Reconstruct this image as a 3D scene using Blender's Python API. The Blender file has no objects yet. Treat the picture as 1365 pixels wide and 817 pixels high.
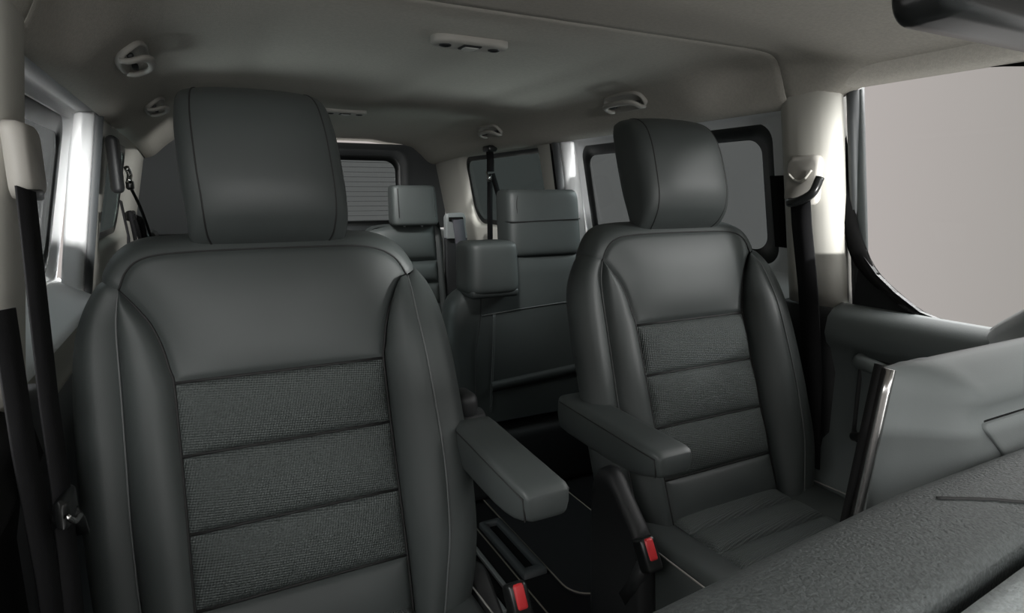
import bpy, math, random
import numpy as np
from mathutils import Vector

random.seed(3)
C = bpy.context.scene.collection
PI = math.pi
XC = 0.545            # middle of the vehicle
FZ = 0.08             # floor height

# ------------------------------------------------------------------ materials
def mat(name, col, rough=0.5, metal=0.0, spec=0.5, bump=None, mottle=None):
    m = bpy.data.materials.new(name); m.use_nodes = True
    nt = m.node_tree; b = nt.nodes['Principled BSDF']
    b.inputs['Base Color'].default_value = (*col, 1)
    b.inputs['Roughness'].default_value = rough
    b.inputs['Metallic'].default_value = metal
    b.inputs['Specular IOR Level'].default_value = spec
    if bump or mottle:
        tc = nt.nodes.new('ShaderNodeTexCoord')
    if bump:
        sc, st, dist = bump
        n = nt.nodes.new('ShaderNodeTexNoise'); n.inputs['Scale'].default_value = sc
        n.inputs['Detail'].default_value = 4
        bp = nt.nodes.new('ShaderNodeBump'); bp.inputs['Strength'].default_value = st
        bp.inputs['Distance'].default_value = dist
        nt.links.new(tc.outputs['Object'], n.inputs['Vector'])
        nt.links.new(n.outputs['Fac'], bp.inputs['Height'])
        nt.links.new(bp.outputs['Normal'], b.inputs['Normal'])
    if mottle:
        sc, amt = mottle
        n2 = nt.nodes.new('ShaderNodeTexNoise'); n2.inputs['Scale'].default_value = sc
        n2.inputs['Detail'].default_value = 3
        rp = nt.nodes.new('ShaderNodeValToRGB')
        rp.color_ramp.elements[0].position = 0.35; rp.color_ramp.elements[1].position = 0.65
        rp.color_ramp.elements[0].color = (*[c * (1 - amt) for c in col], 1)
        rp.color_ramp.elements[1].color = (*[c * (1 + amt) for c in col], 1)
        nt.links.new(tc.outputs['Object'], n2.inputs['Vector'])
        nt.links.new(n2.outputs['Fac'], rp.inputs['Fac'])
        nt.links.new(rp.outputs['Color'], b.inputs['Base Color'])
    return m

def weave_mat(name, col, rough, pitch, strength):
    """woven upholstery: diamond basket pattern from the panel's own metric UVs"""
    m = mat(name, col, rough, 0, 0.4); nt = m.node_tree; b = nt.nodes['Principled BSDF']
    uv = nt.nodes.new('ShaderNodeUVMap'); uv.uv_map = 'UVMap'
    sep = nt.nodes.new('ShaderNodeSeparateXYZ'); nt.links.new(uv.outputs['UV'], sep.inputs[0])
    def mth(op, a, c=None):
        n = nt.nodes.new('ShaderNodeMath'); n.operation = op
        for i, v in enumerate((a, c)):
            if v is None: continue
            if isinstance(v, (int, float)): n.inputs[i].default_value = v
            else: nt.links.new(v, n.inputs[i])
        return n.outputs[0]
    k = 2 * PI / pitch
    a = mth('SINE', mth('MULTIPLY', mth('ADD', sep.outputs[0], mth('MULTIPLY', sep.outputs[1], 0.7)), k))
    c = mth('SINE', mth('MULTIPLY', mth('SUBTRACT', sep.outputs[0], mth('MULTIPLY', sep.outputs[1], 1.5)), k * 0.8))
    h = mth('MULTIPLY', a, c)
    bp = nt.nodes.new('ShaderNodeBump'); bp.inputs['Strength'].default_value = strength
    bp.inputs['Distance'].default_value = 0.0012
    nt.links.new(h, bp.inputs['Height']); nt.links.new(bp.outputs['Normal'], b.inputs['Normal'])
    rp = nt.nodes.new('ShaderNodeValToRGB')
    rp.color_ramp.elements[0].position = 0.0; rp.color_ramp.elements[1].position = 0.6
    rp.color_ramp.elements[0].color = (*[x * 0.82 for x in col], 1)
    rp.color_ramp.elements[1].color = (*[x * 1.15 for x in col], 1)
    nt.links.new(mth('ADD', mth('MULTIPLY', h, 0.5), 0.5), rp.inputs['Fac'])
    nt.links.new(rp.outputs['Color'], b.inputs['Base Color'])
    return m

def glass_mat(name, tint, gloss=0.06):
    m = bpy.data.materials.new(name); m.use_nodes = True; nt = m.node_tree
    for n in list(nt.nodes):
        if n.type != 'OUTPUT_MATERIAL': nt.nodes.remove(n)
    out = [n for n in nt.nodes if n.type == 'OUTPUT_MATERIAL'][0]
    t = nt.nodes.new('ShaderNodeBsdfTransparent'); t.inputs[0].default_value = (*tint, 1)
    g = nt.nodes.new('ShaderNodeBsdfGlossy'); g.inputs['Roughness'].default_value = 0.03
    mx = nt.nodes.new('ShaderNodeMixShader'); mx.inputs[0].default_value = gloss
    nt.links.new(t.outputs[0], mx.inputs[1]); nt.links.new(g.outputs[0], mx.inputs[2])
    nt.links.new(mx.outputs[0], out.inputs['Surface'])
    return m

M = {
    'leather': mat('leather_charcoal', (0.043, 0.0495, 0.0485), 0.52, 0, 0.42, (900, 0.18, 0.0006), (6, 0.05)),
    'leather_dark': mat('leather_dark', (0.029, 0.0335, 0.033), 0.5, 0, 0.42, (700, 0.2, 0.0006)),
    'fabric': weave_mat('woven_upholstery', (0.062, 0.071, 0.069), 0.55, 0.0072, 0.75),
    'seam': mat('seam_thread_black', (0.008, 0.008, 0.008), 0.7),
    'piping': mat('piping_grey', (0.085, 0.09, 0.09), 0.5),
    'stitch': mat('stitch_pale', (0.30, 0.29, 0.27), 0.6),
    'plastic': mat('plastic_black', (0.018, 0.019, 0.02), 0.5, 0, 0.4, (500, 0.15, 0.0006)),
    'plastic_sat': mat('plastic_satin_black', (0.012, 0.013, 0.013), 0.28),
    'rubber': mat('rubber_seal', (0.05, 0.055, 0.058), 0.55),
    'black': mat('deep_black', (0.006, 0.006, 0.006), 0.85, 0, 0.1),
    'frit': mat('black_glass_border', (0.008, 0.009, 0.009), 0.35),
    'headliner': mat('headliner_felt', (0.44, 0.42, 0.378), 0.95, 0, 0.1, (420, 0.35, 0.002), (160, 0.05)),
    'pillar': mat('pillar_trim_beige', (0.47, 0.46, 0.42), 0.6, 0, 0.35, (300, 0.08, 0.001)),
    'white': mat('white_body_paint', (0.80, 0.81, 0.82), 0.3, 0, 0.5),
    'beige_plastic': mat('beige_plastic', (0.38, 0.365, 0.335), 0.5),
    'dash': mat('dashboard_soft_grain', (0.053, 0.060, 0.0595), 0.6, 0, 0.45, (360, 0.9, 0.0018), (330, 0.28)),
    'dash_grey': mat('dashboard_grey', (0.125, 0.137, 0.136), 0.62, 0, 0.35, (500, 0.12, 0.0008)),
    'dash_sheen': mat('dashboard_painted_sheen', (0.24, 0.262, 0.262), 0.55, 0, 0.4, (360, 0.7, 0.0015), (330, 0.12)),  # same grain as the top pad, windscreen sheen put into the colour
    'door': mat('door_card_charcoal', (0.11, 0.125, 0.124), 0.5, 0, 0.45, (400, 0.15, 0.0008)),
    'chrome': mat('chrome_trim', (0.62, 0.61, 0.60), 0.25, 1.0),
    'steel': mat('steel_rail', (0.42, 0.43, 0.43), 0.38, 0.7),
    'red': mat('red_button', (0.62, 0.035, 0.04), 0.35),
    'web': mat('belt_webbing', (0.010, 0.010, 0.011), 0.75, 0, 0.2, (600, 0.3, 0.0008)),
    'web_grey': mat('belt_webbing_grey', (0.065, 0.065, 0.075), 0.75, 0, 0.2, (600, 0.3, 0.0008)),
    'carpet': mat('carpet_black', (0.012, 0.012, 0.013), 0.9, 0, 0.1, (500, 0.4, 0.002)),
    'mat': mat('floor_mat', (0.014, 0.0145, 0.016), 0.7, 0, 0.3, (600, 0.2, 0.001)),
    'tan': mat('tan_piping', (0.20, 0.18, 0.15), 0.7),
    'lens': mat('lamp_lens', (0.45, 0.45, 0.43), 0.2),
    'tailtrim': mat('tailgate_trim', (0.05, 0.054, 0.056), 0.5, 0, 0.4),
    'light_trim': mat('light_grey_trim', (0.22, 0.235, 0.235), 0.5),
    'tint': glass_mat('tinted_glass', (0.425, 0.455, 0.46), .03),
    'tint_dark': glass_mat('dark_tinted_glass', (0.255, 0.29, 0.29), 0.03),
    'clear': glass_mat('clear_glass', (0.985, 0.985, 0.985), 0.01),
}

# ------------------------------------------------------------------ helpers
def link(name, verts, faces, m, parent=None, smooth=True, uvs=None, mats=None, midx=None):
    me = bpy.data.meshes.new(name)
    me.from_pydata([tuple(map(float, v)) for v in verts], [], faces)
    for mm in (mats or [m]): me.materials.append(mm)
    if midx is not None:
        me.polygons.foreach_set('material_index', midx)
    if smooth: me.polygons.foreach_set('use_smooth', [True] * len(me.polygons))
    if uvs is not None:
        l = me.uv_layers.new(name='UVMap')
        for p in me.polygons:
            for li, vi in zip(p.loop_indices, p.vertices): l.data[li].uv = uvs[vi]
    me.update()
    o = bpy.data.objects.new(name, me); C.objects.link(o)
    if parent is not None: o.parent = parent
    return o

def grid_faces(nu, nv, base=0, wrap_u=False, wrap_v=False, flip=False):
    f = []
    for j in range(nv if wrap_v else nv - 1):
        for i in range(nu if wrap_u else nu - 1):
            a = base + j * nu + i; b = base + j * nu + (i + 1) % nu
            c = base + ((j + 1) % nv) * nu + (i + 1) % nu; d = base + ((j + 1) % nv) * nu + i
            f.append((a, d, c, b) if flip else (a, b, c, d))
    return f

class MB:
    """collects shapes, then links them as one mesh object"""
    def __init__(s): s.v = []; s.f = []
    def add(s, v, f):
        b = len(s.v); s.v += [tuple(map(float, x)) for x in v]; s.f += [tuple(b + i for i in q) for q in f]
    def grid(s, P, wrap_u=False, wrap_v=False, flip=False):
        nv, nu = len(P), len(P[0])
        s.add([p for r in P for p in r], grid_faces(nu, nv, 0, wrap_u, wrap_v, flip))
    def loft(s, rings, caps=True):
        s.grid(rings, wrap_u=True)
        n = len(rings[0]); b = len(s.v) - n * len(rings)
        if caps:
            s.f.append(tuple(b + i for i in range(n))[::-1])
            s.f.append(tuple(b + n * (len(rings) - 1) + i for i in range(n)))
    def tube(s, pts, r, n=8, closed=False):
        pts = [Vector(p) for p in pts]; N = len(pts); rings = []
        up = Vector((0, 0, 1)); prev = None
        for i in range(N):
            if closed: t = pts[(i + 1) % N] - pts[i - 1]
            else: t = pts[min(i + 1, N - 1)] - pts[max(i - 1, 0)]
            t.normalize()
            if prev is None:
                a = t.cross(up)
                if a.length < 1e-3: a = t.cross(Vector((1, 0, 0)))
            else:
                a = prev - t * prev.dot(t)
            a.normalize(); prev = a; b = t.cross(a)
            rr = r[i] if isinstance(r, (list, tuple)) else r
            rings.append([pts[i] + a * rr * math.cos(2 * PI * k / n) + b * rr * math.sin(2 * PI * k / n) for k in range(n)])
        if closed: s.grid(rings, wrap_u=True, wrap_v=True)
        else: s.loft(rings)
    def ribbon(s, pts, wdir, w, th):
        """flat strap through pts, width w along wdir, thickness th"""
        pts = [Vector(p) for p in pts]; rings = []
        wd0 = wdir if isinstance(wdir, list) else [wdir] * len(pts)
        for i, p in enumerate(pts):
            t = (pts[min(i + 1, len(pts) - 1)] - pts[max(i - 1, 0)]).normalized()
            a = Vector(wd0[i]); a = (a - t * a.dot(t)).normalized(); b = t.cross(a)
            rings.append([p + a * w / 2 + b * th / 2, p - a * w / 2 + b * th / 2, p - a * w / 2 - b * th / 2, p + a * w / 2 - b * th / 2])
        s.loft(rings)
    def rbox(s, c, size, r=0.01, n=4, mtx=None):
        """box with rounded edges (superellipsoid-free: sphere-swept corners)"""
        hx, hy, hz = [max(q / 2, 1e-4) for q in size]; r = min(r, hx, hy, hz)
        prof = []
        for sz in (-1, 1):
            for k in range(n + 1):
                a = (k / n) * PI / 2
                z = sz * (hz - r) + (r * math.sin(a - PI / 2) if sz < 0 else r * math.sin(a))
                ins = r * (1 - math.cos(a - PI / 2)) if sz < 0 else r * (1 - math.cos(a))
                prof.append((z, ins))
        rings = []
        for z, ins in prof:
            ring = []
            rr = max(r - ins, 1e-4)
            for cx, cy, a0 in ((1, 1, 0), (-1, 1, PI / 2), (-1, -1, PI), (1, -1, 1.5 * PI)):
                for k in range(n + 1):
                    a = a0 + (k / n) * PI / 2
                    v = Vector((cx * (hx - r) + rr * math.cos(a), cy * (hy - r) + rr * math.sin(a), z))
                    if mtx is not None: v = mtx @ v
                    ring.append(Vector(c) + v)
            rings.append(ring)
        s.loft(rings)
    def build(s, name, m, parent=None, smooth=True, auto=None):
        o = link(name, s.v, s.f, m, parent, smooth)
        if auto is not None: sharp(o, auto)
        return o

def sharp(o, deg=35):
    me = o.data; lim = math.radians(deg)
    ek = {}
    for p in me.polygons:
        for k in p.edge_keys: ek.setdefault(k, []).append(p.normal.copy())
    att = me.attributes.get('sharp_edge') or me.attributes.new('sharp_edge', 'BOOLEAN', 'EDGE')
    for e in me.edges:
        ns = ek.get(tuple(sorted(e.vertices)), [])
        att.data[e.index].value = len(ns) == 2 and ns[0].angle(ns[1], 0) > lim
    return o

def empty(name, loc, label=None, cat=None, group=None, kind=None):
    o = bpy.data.objects.new(name, None); C.objects.link(o); o.location = loc
    o.empty_display_size = 0.05
    return tag(o, label, cat, group, kind)

def tag(o, label=None, cat=None, group=None, kind=None):
    if label: o['label'] = label
    if cat: o['category'] = cat
    if group: o['group'] = group
    if kind: o['kind'] = kind
    return o

def part(o, label): o['label'] = label; return o

def resample(pts, n):
    """smooth (Catmull-Rom) resampling at n equally spaced arc-length stations"""
    P = np.array(pts, float)
    if len(P) > 2:
        Q = np.vstack([2 * P[0] - P[1], P, 2 * P[-1] - P[-2]]); fine = []
        for i in range(1, len(Q) - 2):
            for t in np.linspace(0, 1, 24, endpoint=False):
                a, b, c, d = Q[i - 1], Q[i], Q[i + 1], Q[i + 2]
                fine.append(0.5 * (2 * b + (c - a) * t + (2 * a - 5 * b + 4 * c - d) * t * t + (3 * b - a - 3 * c + d) * t ** 3))
        fine.append(P[-1]); P = np.array(fine)
    L = np.concatenate([[0], np.cumsum(np.linalg.norm(np.diff(P, axis=0), axis=1))])
    s = np.linspace(0, L[-1], n)
    return np.stack([np.interp(s, L, P[:, k]) for k in range(P.shape[1])], -1)

def smooth_by_index(rows, n):
    """rows of control points with a shared station parameter -> n stations each (Catmull-Rom by index)"""
    R = np.array(rows, float); k = len(R)
    Q = np.concatenate([[2 * R[0] - R[1]], R, [2 * R[-1] - R[-2]]]); out = []
    for s in np.linspace(0, k - 1, n):
        i = min(int(s), k - 2); t = s - i
        a, b, c, d = Q[i], Q[i + 1], Q[i + 2], Q[i + 3]
        out.append(0.5 * (2 * b + (c - a) * t + (2 * a - 5 * b + 4 * c - d) * t * t + (3 * b - a - 3 * c + d) * t ** 3))
    return np.array(out)

def coons(bottom, top, left, right, nu, nv):
    b, t = resample(bottom, nu), resample(top, nu); l, r = resample(left, nv), resample(right, nv)
    S = np.linspace(0, 1, nu)[None, :, None]; T = np.linspace(0, 1, nv)[:, None, None]
    P = (1 - T) * b[None] + T * t[None] + (1 - S) * l[:, None] + S * r[:, None]
    P -= (1 - S) * (1 - T) * b[0] + S * (1 - T) * b[-1] + (1 - S) * T * t[0] + S * T * t[-1]
    return P

def normals(P, hint):
    du = np.gradient(P, axis=1); dv = np.gradient(P, axis=0)
    n = np.cross(du, dv); n /= np.linalg.norm(n, axis=2, keepdims=True) + 1e-12
    sg = np.sign((n * np.array(hint)).sum(2, keepdims=True)); sg[sg == 0] = 1
    return n * sg

def puff(P, hint, h, pu=4.0, pv=4.0, groove=0.004, gr=0.007, edges='lrbt'):
    """pillow a patch: raise its middle, sink its seams"""
    nv, nu = P.shape[:2]
    L = lambda A, ax: np.concatenate([np.zeros_like(np.take(A, [0], ax)[..., 0]), np.cumsum(np.linalg.norm(np.diff(A, axis=ax), axis=2), axis=ax)], axis=ax)
    lu, lv = L(P, 1), L(P, 0)
    D = {'l': lu, 'r': lu[:, -1:] - lu, 'b': lv, 't': lv[-1:] - lv}
    s = lu / (lu[:, -1:] + 1e-9); t = lv / (lv[-1:] + 1e-9)
    fu = 1 - np.abs(2 * s - 1) ** pu; fv = 1 - np.abs(2 * t - 1) ** pv
    d = h * fu * fv
    g = np.zeros_like(d)
    for e in edges: g = np.maximum(g, np.exp(-(D[e] / gr) ** 2))
    d = d - groove * g
    return P + normals(P, hint) * d[..., None], lu, lv

def line(name, pts, r, m, parent, label=None, n=6, closed=False):
    """one tube, one part"""
    mb = MB(); mb.tube(pts, r, n, closed); o = mb.build(name, m, parent)
    if label: o['label'] = label
    return o
def box(name, c, size, r, m, parent, label=None, n=4, mtx=None):
    mb = MB(); mb.rbox(c, size, r, n, mtx); o = mb.build(name, m, parent)
    if label: o['label'] = label
    return o
def strap(name, pts, wdir, w, th, m, parent):
    mb = MB(); mb.ribbon(pts, wdir, w, th); return mb.build(name, m, parent)

# ------------------------------------------------------------------ front seats
TILT = math.radians(19.57)
SA = np.array([0.0, 0.0, 0.76])     # the top insert seam above the floor, in the seat root's frame
def sl(P):
    """backrest coordinates u (lateral), v (up the backrest), n (out of the front face) -> seat frame"""
    P = np.asarray(P, float); u, v, n = P[..., 0], P[..., 1], P[..., 2]
    return np.stack([u, v * math.sin(TILT) - n * math.cos(TILT), v * math.cos(TILT) + n * math.sin(TILT)], -1) + SA

def patch_obj(name, P, h, m, parent, pu=4, pv=4, groove=0.004, gr=0.007, edges='lrbt', hint=(0, -1, 0.3)):
    Q, lu, lv = puff(P, hint, h, pu, pv, groove, gr, edges)
    nv, nu = Q.shape[:2]
    uv = np.stack([lu, lv], -1).reshape(-1, 2)
    return link(name, Q.reshape(-1, 3), grid_faces(nu, nv), m, parent, True, uv)

# stations of the backrest outline: seam | shoulder of the side | widest | back edge
LS = [
 ((-.200, -.47, -.03), (-.235, -.470, -.03), (-.245, -.470, -.07), (-.22, -.47, -.12)),
 ((-.215, -.40, -.03), (-.252, -.405, -.03), (-.268, -.405, -.07), (-.225, -.40, -.125)),
 ((-.226, -.33, -.026), (-.262, -.335, -.028), (-.282, -.335, -.07), (-.23, -.335, -.13)),
 ((-.230, -.20, -.018), (-.268, -.20, -.018), (-.290, -.20, -.06), (-.24, -.20, -.135)),
 ((-.2295, -.10, -.014), (-.268, -.10, -.012), (-.291, -.10, -.055), (-.24, -.10, -.135)),
 ((-.229, 0, -.010), (-.268, 0, -.008), (-.290, 0, -.055), (-.24, 0, -.135)),
 ((-.229, .07, -.006), (-.266, .072, -.006), (-.284, .075, -.055), (-.24, .07, -.135)),
 ((-.227, .11, -.003), (-.258, .118, -.006), (-.270, .125, -.055), (-.235, .11, -.135)),
 ((-.221, .146, .004), (-.240, .160, -.004), (-.246, .172, -.055), (-.21, .15, -.13)),
]
ARCH = [
 ((-.221, .146, .004), (-.240, .160, -.004), (-.246, .172, -.055), (-.21, .15, -.13)),
 ((-.209, .172, .014), (-.222, .194, .000), (-.222, .212, -.05), (-.19, .19, -.13)),
 ((-.188, .188, .022), (-.195, .212, .004), (-.194, .233, -.05), (-.17, .21, -.13)),
 ((-.15, .194, .026), (-.153, .218, .008), (-.153, .240, -.05), (-.15, .22, -.13)),
 ((-.07, .196, .028), (-.07, .220, .010), (-.07, .242, -.05), (-.07, .222, -.13)),
 ((.05, .196, .028), (.05, .220, .010), (.05, .242, -.05), (.05, .222, -.13)),
 ((.13, .195, .026), (.133, .218, .008), (.135, .240, -.05), (.14, .22, -.13)),
 ((.175, .187, .022), (.184, .210, .004), (.184, .232, -.05), (.17, .21, -.13)),
 ((.203, .170, .014), (.216, .190, .000), (.218, .208, -.05), (.19, .19, -.13)),
 ((.220, .143, .006), (.238, .155, -.004), (.244, .168, -.055), (.21, .15, -.13)),
]
RS = [
 ((.220, .143, .006), (.238, .155, -.004), (.244, .168, -.055), (.21, .15, -.13)),
 ((.216, .11, .032), (.245, .118, .020), (.262, .125, -.03), (.235, .11, -.135)),
 ((.215, .07, .046), (.250, .072, .036), (.274, .075, -.02), (.24, .07, -.135)),
 ((.219, 0, .056), (.256, 0, .046), (.280, 0, -.01), (.24, 0, -.135)),
 ((.224, -.10, .056), (.262, -.10, .046), (.284, -.10, -.01), (.24, -.10, -.135)),
 ((.226, -.20, .054), (.264, -.20, .044), (.286, -.20, -.01), (.24, -.20, -.135)),
 ((.219, -.30, .052), (.258, -.31, .042), (.280, -.31, -.01), (.23, -.31, -.13)),
 ((.205, -.38, .045), (.240, -.40, .035), (.262, -.40, -.01), (.225, -.40, -.125)),
 ((.190, -.46, .035), (.215, -.47, .025), (.235, -.47, -.02), (.22, -.47, -.12)),
]
def inner(side):
    s = -1 if side == 'L' else 1
    k = [(s * .221, .146, .004), (s * .200, .118, .004), (s * .183, .09, .004), (s * .171, .055, .002), (s * .164, .02, 0), (s * .160, 0, 0)]
    return k

def front_seat(name, loc, label):
    root = empty(name, loc, label, 'car seat', 'leather front seats')
    # --- shoulder panel
    arch = [a[0] for a in ARCH]
    P = sl(coons([(-.160, 0, 0), (-.08, 0, 0), (0, 0, 0), (.08, 0, 0), (.160, 0, 0)], arch, inner('L')[::-1], inner('R')[::-1], 90, 60))
    patch_obj('shoulder_panel', P, .012, M['leather'], root, 3, 3, .004, .006)
    # --- three woven ribs and the plain lower panel
    vs = [0, -.1103, -.2236, -.3317, -.47]
    hw = [.160, .1585, .158, .158, .155]
    for i in range(4):
        b = [(x * hw[i + 1] / .16, vs[i + 1], 0) for x in (-.16, -.08, 0, .08, .16)]
        t = [(x * hw[i] / .16, vs[i], 0) for x in (-.16, -.08, 0, .08, .16)]
        P = sl(coons(b, t, [b[0], t[0]], [b[-1], t[-1]], 80, 44))
        patch_obj('insert_panel' if i < 3 else 'lumbar_panel', P, .016 if i < 3 else .013, M['fabric'] if i < 3 else M['leather'], root, 6, 2.2, .005, .005)
    # --- bolsters between the insert seam and the outer piping
    for side, ST in (('L', LS), ('R', RS[::-1])):
        inn = inner(side)[::-1]; s = -1 if side == 'L' else 1
        inn = [(s * .155, -.47, 0), (s * .158, -.33, 0), (s * .158, -.22, 0), (s * .1585, -.11, 0)] + inn
        out = [r[0] for r in ST]
        a, o = resample(inn, 70), resample(out, 70)
        T = np.linspace(0, 1, 26)[None, :, None]
        P = a[:, None] * (1 - T) + o[:, None] * T
        P = sl(P if side == 'R' else P[:, ::-1])
        patch_obj('bolster', P, .017, M['leather'], root, 2.4, 30, .004, .006, 'lr', (0, -1, .2))
    # --- side panels and the rounded top, wrapping to the back
    def wrap(name, ST, n, m, hint):
        R = smooth_by_index(ST, n)                  # n x 4 x 3
        prof = np.array([resample(r, 22) for r in R])
        P = sl(prof)
        Q, lu, lv = puff(P, hint, .002, 2, 30, .003, .005, 'lbt')
        return link(name, Q.reshape(-1, 3), grid_faces(22, n), m, root)
    wrap('side_panel', LS, 70, M['leather'], (-1, -.5, 0))
    wrap('side_panel', RS, 70, M['leather'], (1, -.5, 0))
    wrap('top_panel', ARCH, 80, M['leather'], (0, -.3, 1))
    # --- back shell
    back = [r[3] for r in LS] + [r[3] for r in ARCH[1:]] + [r[3] for r in RS[1:]]
    b = resample(back, 90); mid = np.stack([b[:, 0] * .0, np.clip(b[:, 1], -.47, .16), np.full(90, -.155)], -1)
    T = np.linspace(0, 1, 10)[:, None, None]
    P = b[None] * (1 - T) + mid[None] * T; P[..., 2] -= .02 * np.sin(np.linspace(0, PI / 2, 10))[:, None] * 0
    link('back_shell', sl(P).reshape(-1, 3), grid_faces(90, 10), M['plastic'], root)
    # --- seams: piping along the outline, dark thread in the joints
    for ST, cut, dx in ((LS, slice(None, -1), -.0005), (RS, slice(1, None), .0005)):
        line('piping', sl(resample([np.array(r[0]) + (0, 0, -.0015) for r in ST], 80)), .0016, M['piping'], root, 'thin grey piping')
        line('edge_stitching', sl(resample([np.array(r[1]) * .45 + np.array(r[2]) * .55 + np.array((dx, 0, .002)) for r in ST[cut]], 80)), .0011, M['stitch'], root, 'pale stitch line')
    for g, e in ((-1, 'L'), (1, 'R')):
        line('seam', sl(resample([(g * .155, -.47, -.003), (g * .158, -.33, -.003), (g * .1585, -.11, -.003), (g * .160, 0, -.003)] + [np.array(p) + (0, 0, -.003) for p in inner(e)[::-1][1:]], 80)), .0022, M['seam'], root)
    line('seam', sl(resample([np.array(a[0]) + (0, 0, -.003) for a in ARCH], 60)), .0015, M['seam'], root)
    for i in range(4): line('seam', sl([(x * hw[i], vs[i], -.0035) for x in (-1, -.5, 0, .5, 1)]), .0026, M['seam'], root)
    # --- headrest: rounded block with side seams
    vv = np.array([.203, .206, .213, .225, .242, .268, .30, .36, .395, .42, .44, .456, .4675, .4735])
    nf = np.array([.000, .020, .040, .058, .074, .087, .094, .099, .096, .087, .070, .046, .016, -.014])
    nb = np.array([-.005, -.010, -.014, -.019, -.023, -.026, -.028, -.028, -.027, -.026, -.025, -.024, -.022, -.020])
    wl = np.array([.098, .110, .117, .120, .1215, .122, .1225, .121, .1185, .1155, .1115, .105, .096, .072])
    wc = np.array([-.002, -.002, -.002, -.002, -.002, -.003, -.005, -.008, -.010, -.011, -.012, -.012, -.012, -.012])
    rows = np.stack([vv, nf, nb, wl, wc], -1); R = smooth_by_index(rows, 64)
    rings = []
    for v, f, b2, w, c0 in R:
        ring = []
        cn, hn = (f + b2) / 2, (f - b2) / 2
        for k in range(72):
            a = 2 * PI * k / 72; e = 2 / 4.6
            x = math.copysign(abs(math.cos(a)) ** e, math.cos(a)); y = math.copysign(abs(math.sin(a)) ** e, math.sin(a))
            # side seam: a shallow groove where the front panel meets the sides
            ring.append((c0 + w * x, v, cn + hn * y + .010 * max(y, 0) * (1 - x * x) - .004))
        rings.append(sl(ring))
    mb = MB(); mb.loft([list(map(Vector, r)) for r in rings])
    hr = mb.build('headrest', M['leather'], root)
    for sx in (-1, 1):
        ln = []
        for v, f, b2, w, c0 in R[3:-6]:
            x = .80 * sx; e = 4.6
            y = (1 - abs(x) ** e) ** (1 / e)
            ln.append((c0 + w * x, v, (f + b2) / 2 + (f - b2) / 2 * y + .010 * y * (1 - x * x) - .0048))
        line('headrest_seam', sl(ln), .0017, M['seam'], hr)
    for sx in (-.06, .05): line('headrest_post', sl([(sx, .15, -.03), (sx, .25, -.01)]), .006, M['steel'], root, None, 10)
    # --- cushion
    zc = .365                                        # above the floor
    cush = MB()
    ys = np.array([-.10, -.16, -.30, -.45, -.535, -.56, -.565]) ; rings = []
    top = lambda y: zc + .012 - .00 * y
    for y, dz, dw in zip((-.095, -.13, -.22, -.36, -.48, -.535, -.56, -.565), (-.01, 0, .002, .006, .004, -.015, -.05, -.10), (-.01, 0, 0, 0, -.005, -.02, -.04, -.06)):
        ring = []
        for k in range(64):
            a = 2 * PI * k / 64; e = .36
            x = math.copysign(abs(math.cos(a)) ** e, math.cos(a)); z = math.copysign(abs(math.sin(a)) ** e, math.sin(a))
            hgt = .075
            bol = .030 * max(0, min(1, (abs(x) - .55) / .35)) * (1 if z > 0 else 0)
            ring.append(Vector(((.268 + dw) * x, y, zc - hgt + dz + hgt * z + bol * z - (.006 if z > 0 else 0))))
        rings.append(ring)
    cush.loft(rings); cu = cush.build('seat_cushion', M['leather'], root)
    # woven ribs lying on the cushion
    ye = [-.10, -.185, -.262, -.340, -.42, -.50]
    for i in range(5):
        b = [(x, ye[i], zc + .004) for x in (-.155, 0, .155)]; t = [(x, ye[i + 1], zc + .004) for x in (-.155, 0, .155)]
        P = coons(b, t, [b[0], t[0]], [b[-1], t[-1]], 60, 34)
        patch_obj('cushion_panel', P, .013, M['fabric'], cu, 6, 2.2, .006, .005, 'lrbt', (0, 0, 1))
    for s in (-1, 1): line('cushion_piping', resample([(s * .262, -.12, zc + .006), (s * .264, -.3, zc + .010), (s * .258, -.48, zc + .006), (s * .235, -.55, zc - .03)], 30), .0016, M['stitch'], cu, 'pale piping')
    # --- base under the cushion
    mb = MB(); mb.rbox((0, -.32, .12), (.44, .40, .235), .03); mb.build('seat_base', M['plastic'], root)
    return root

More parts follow.
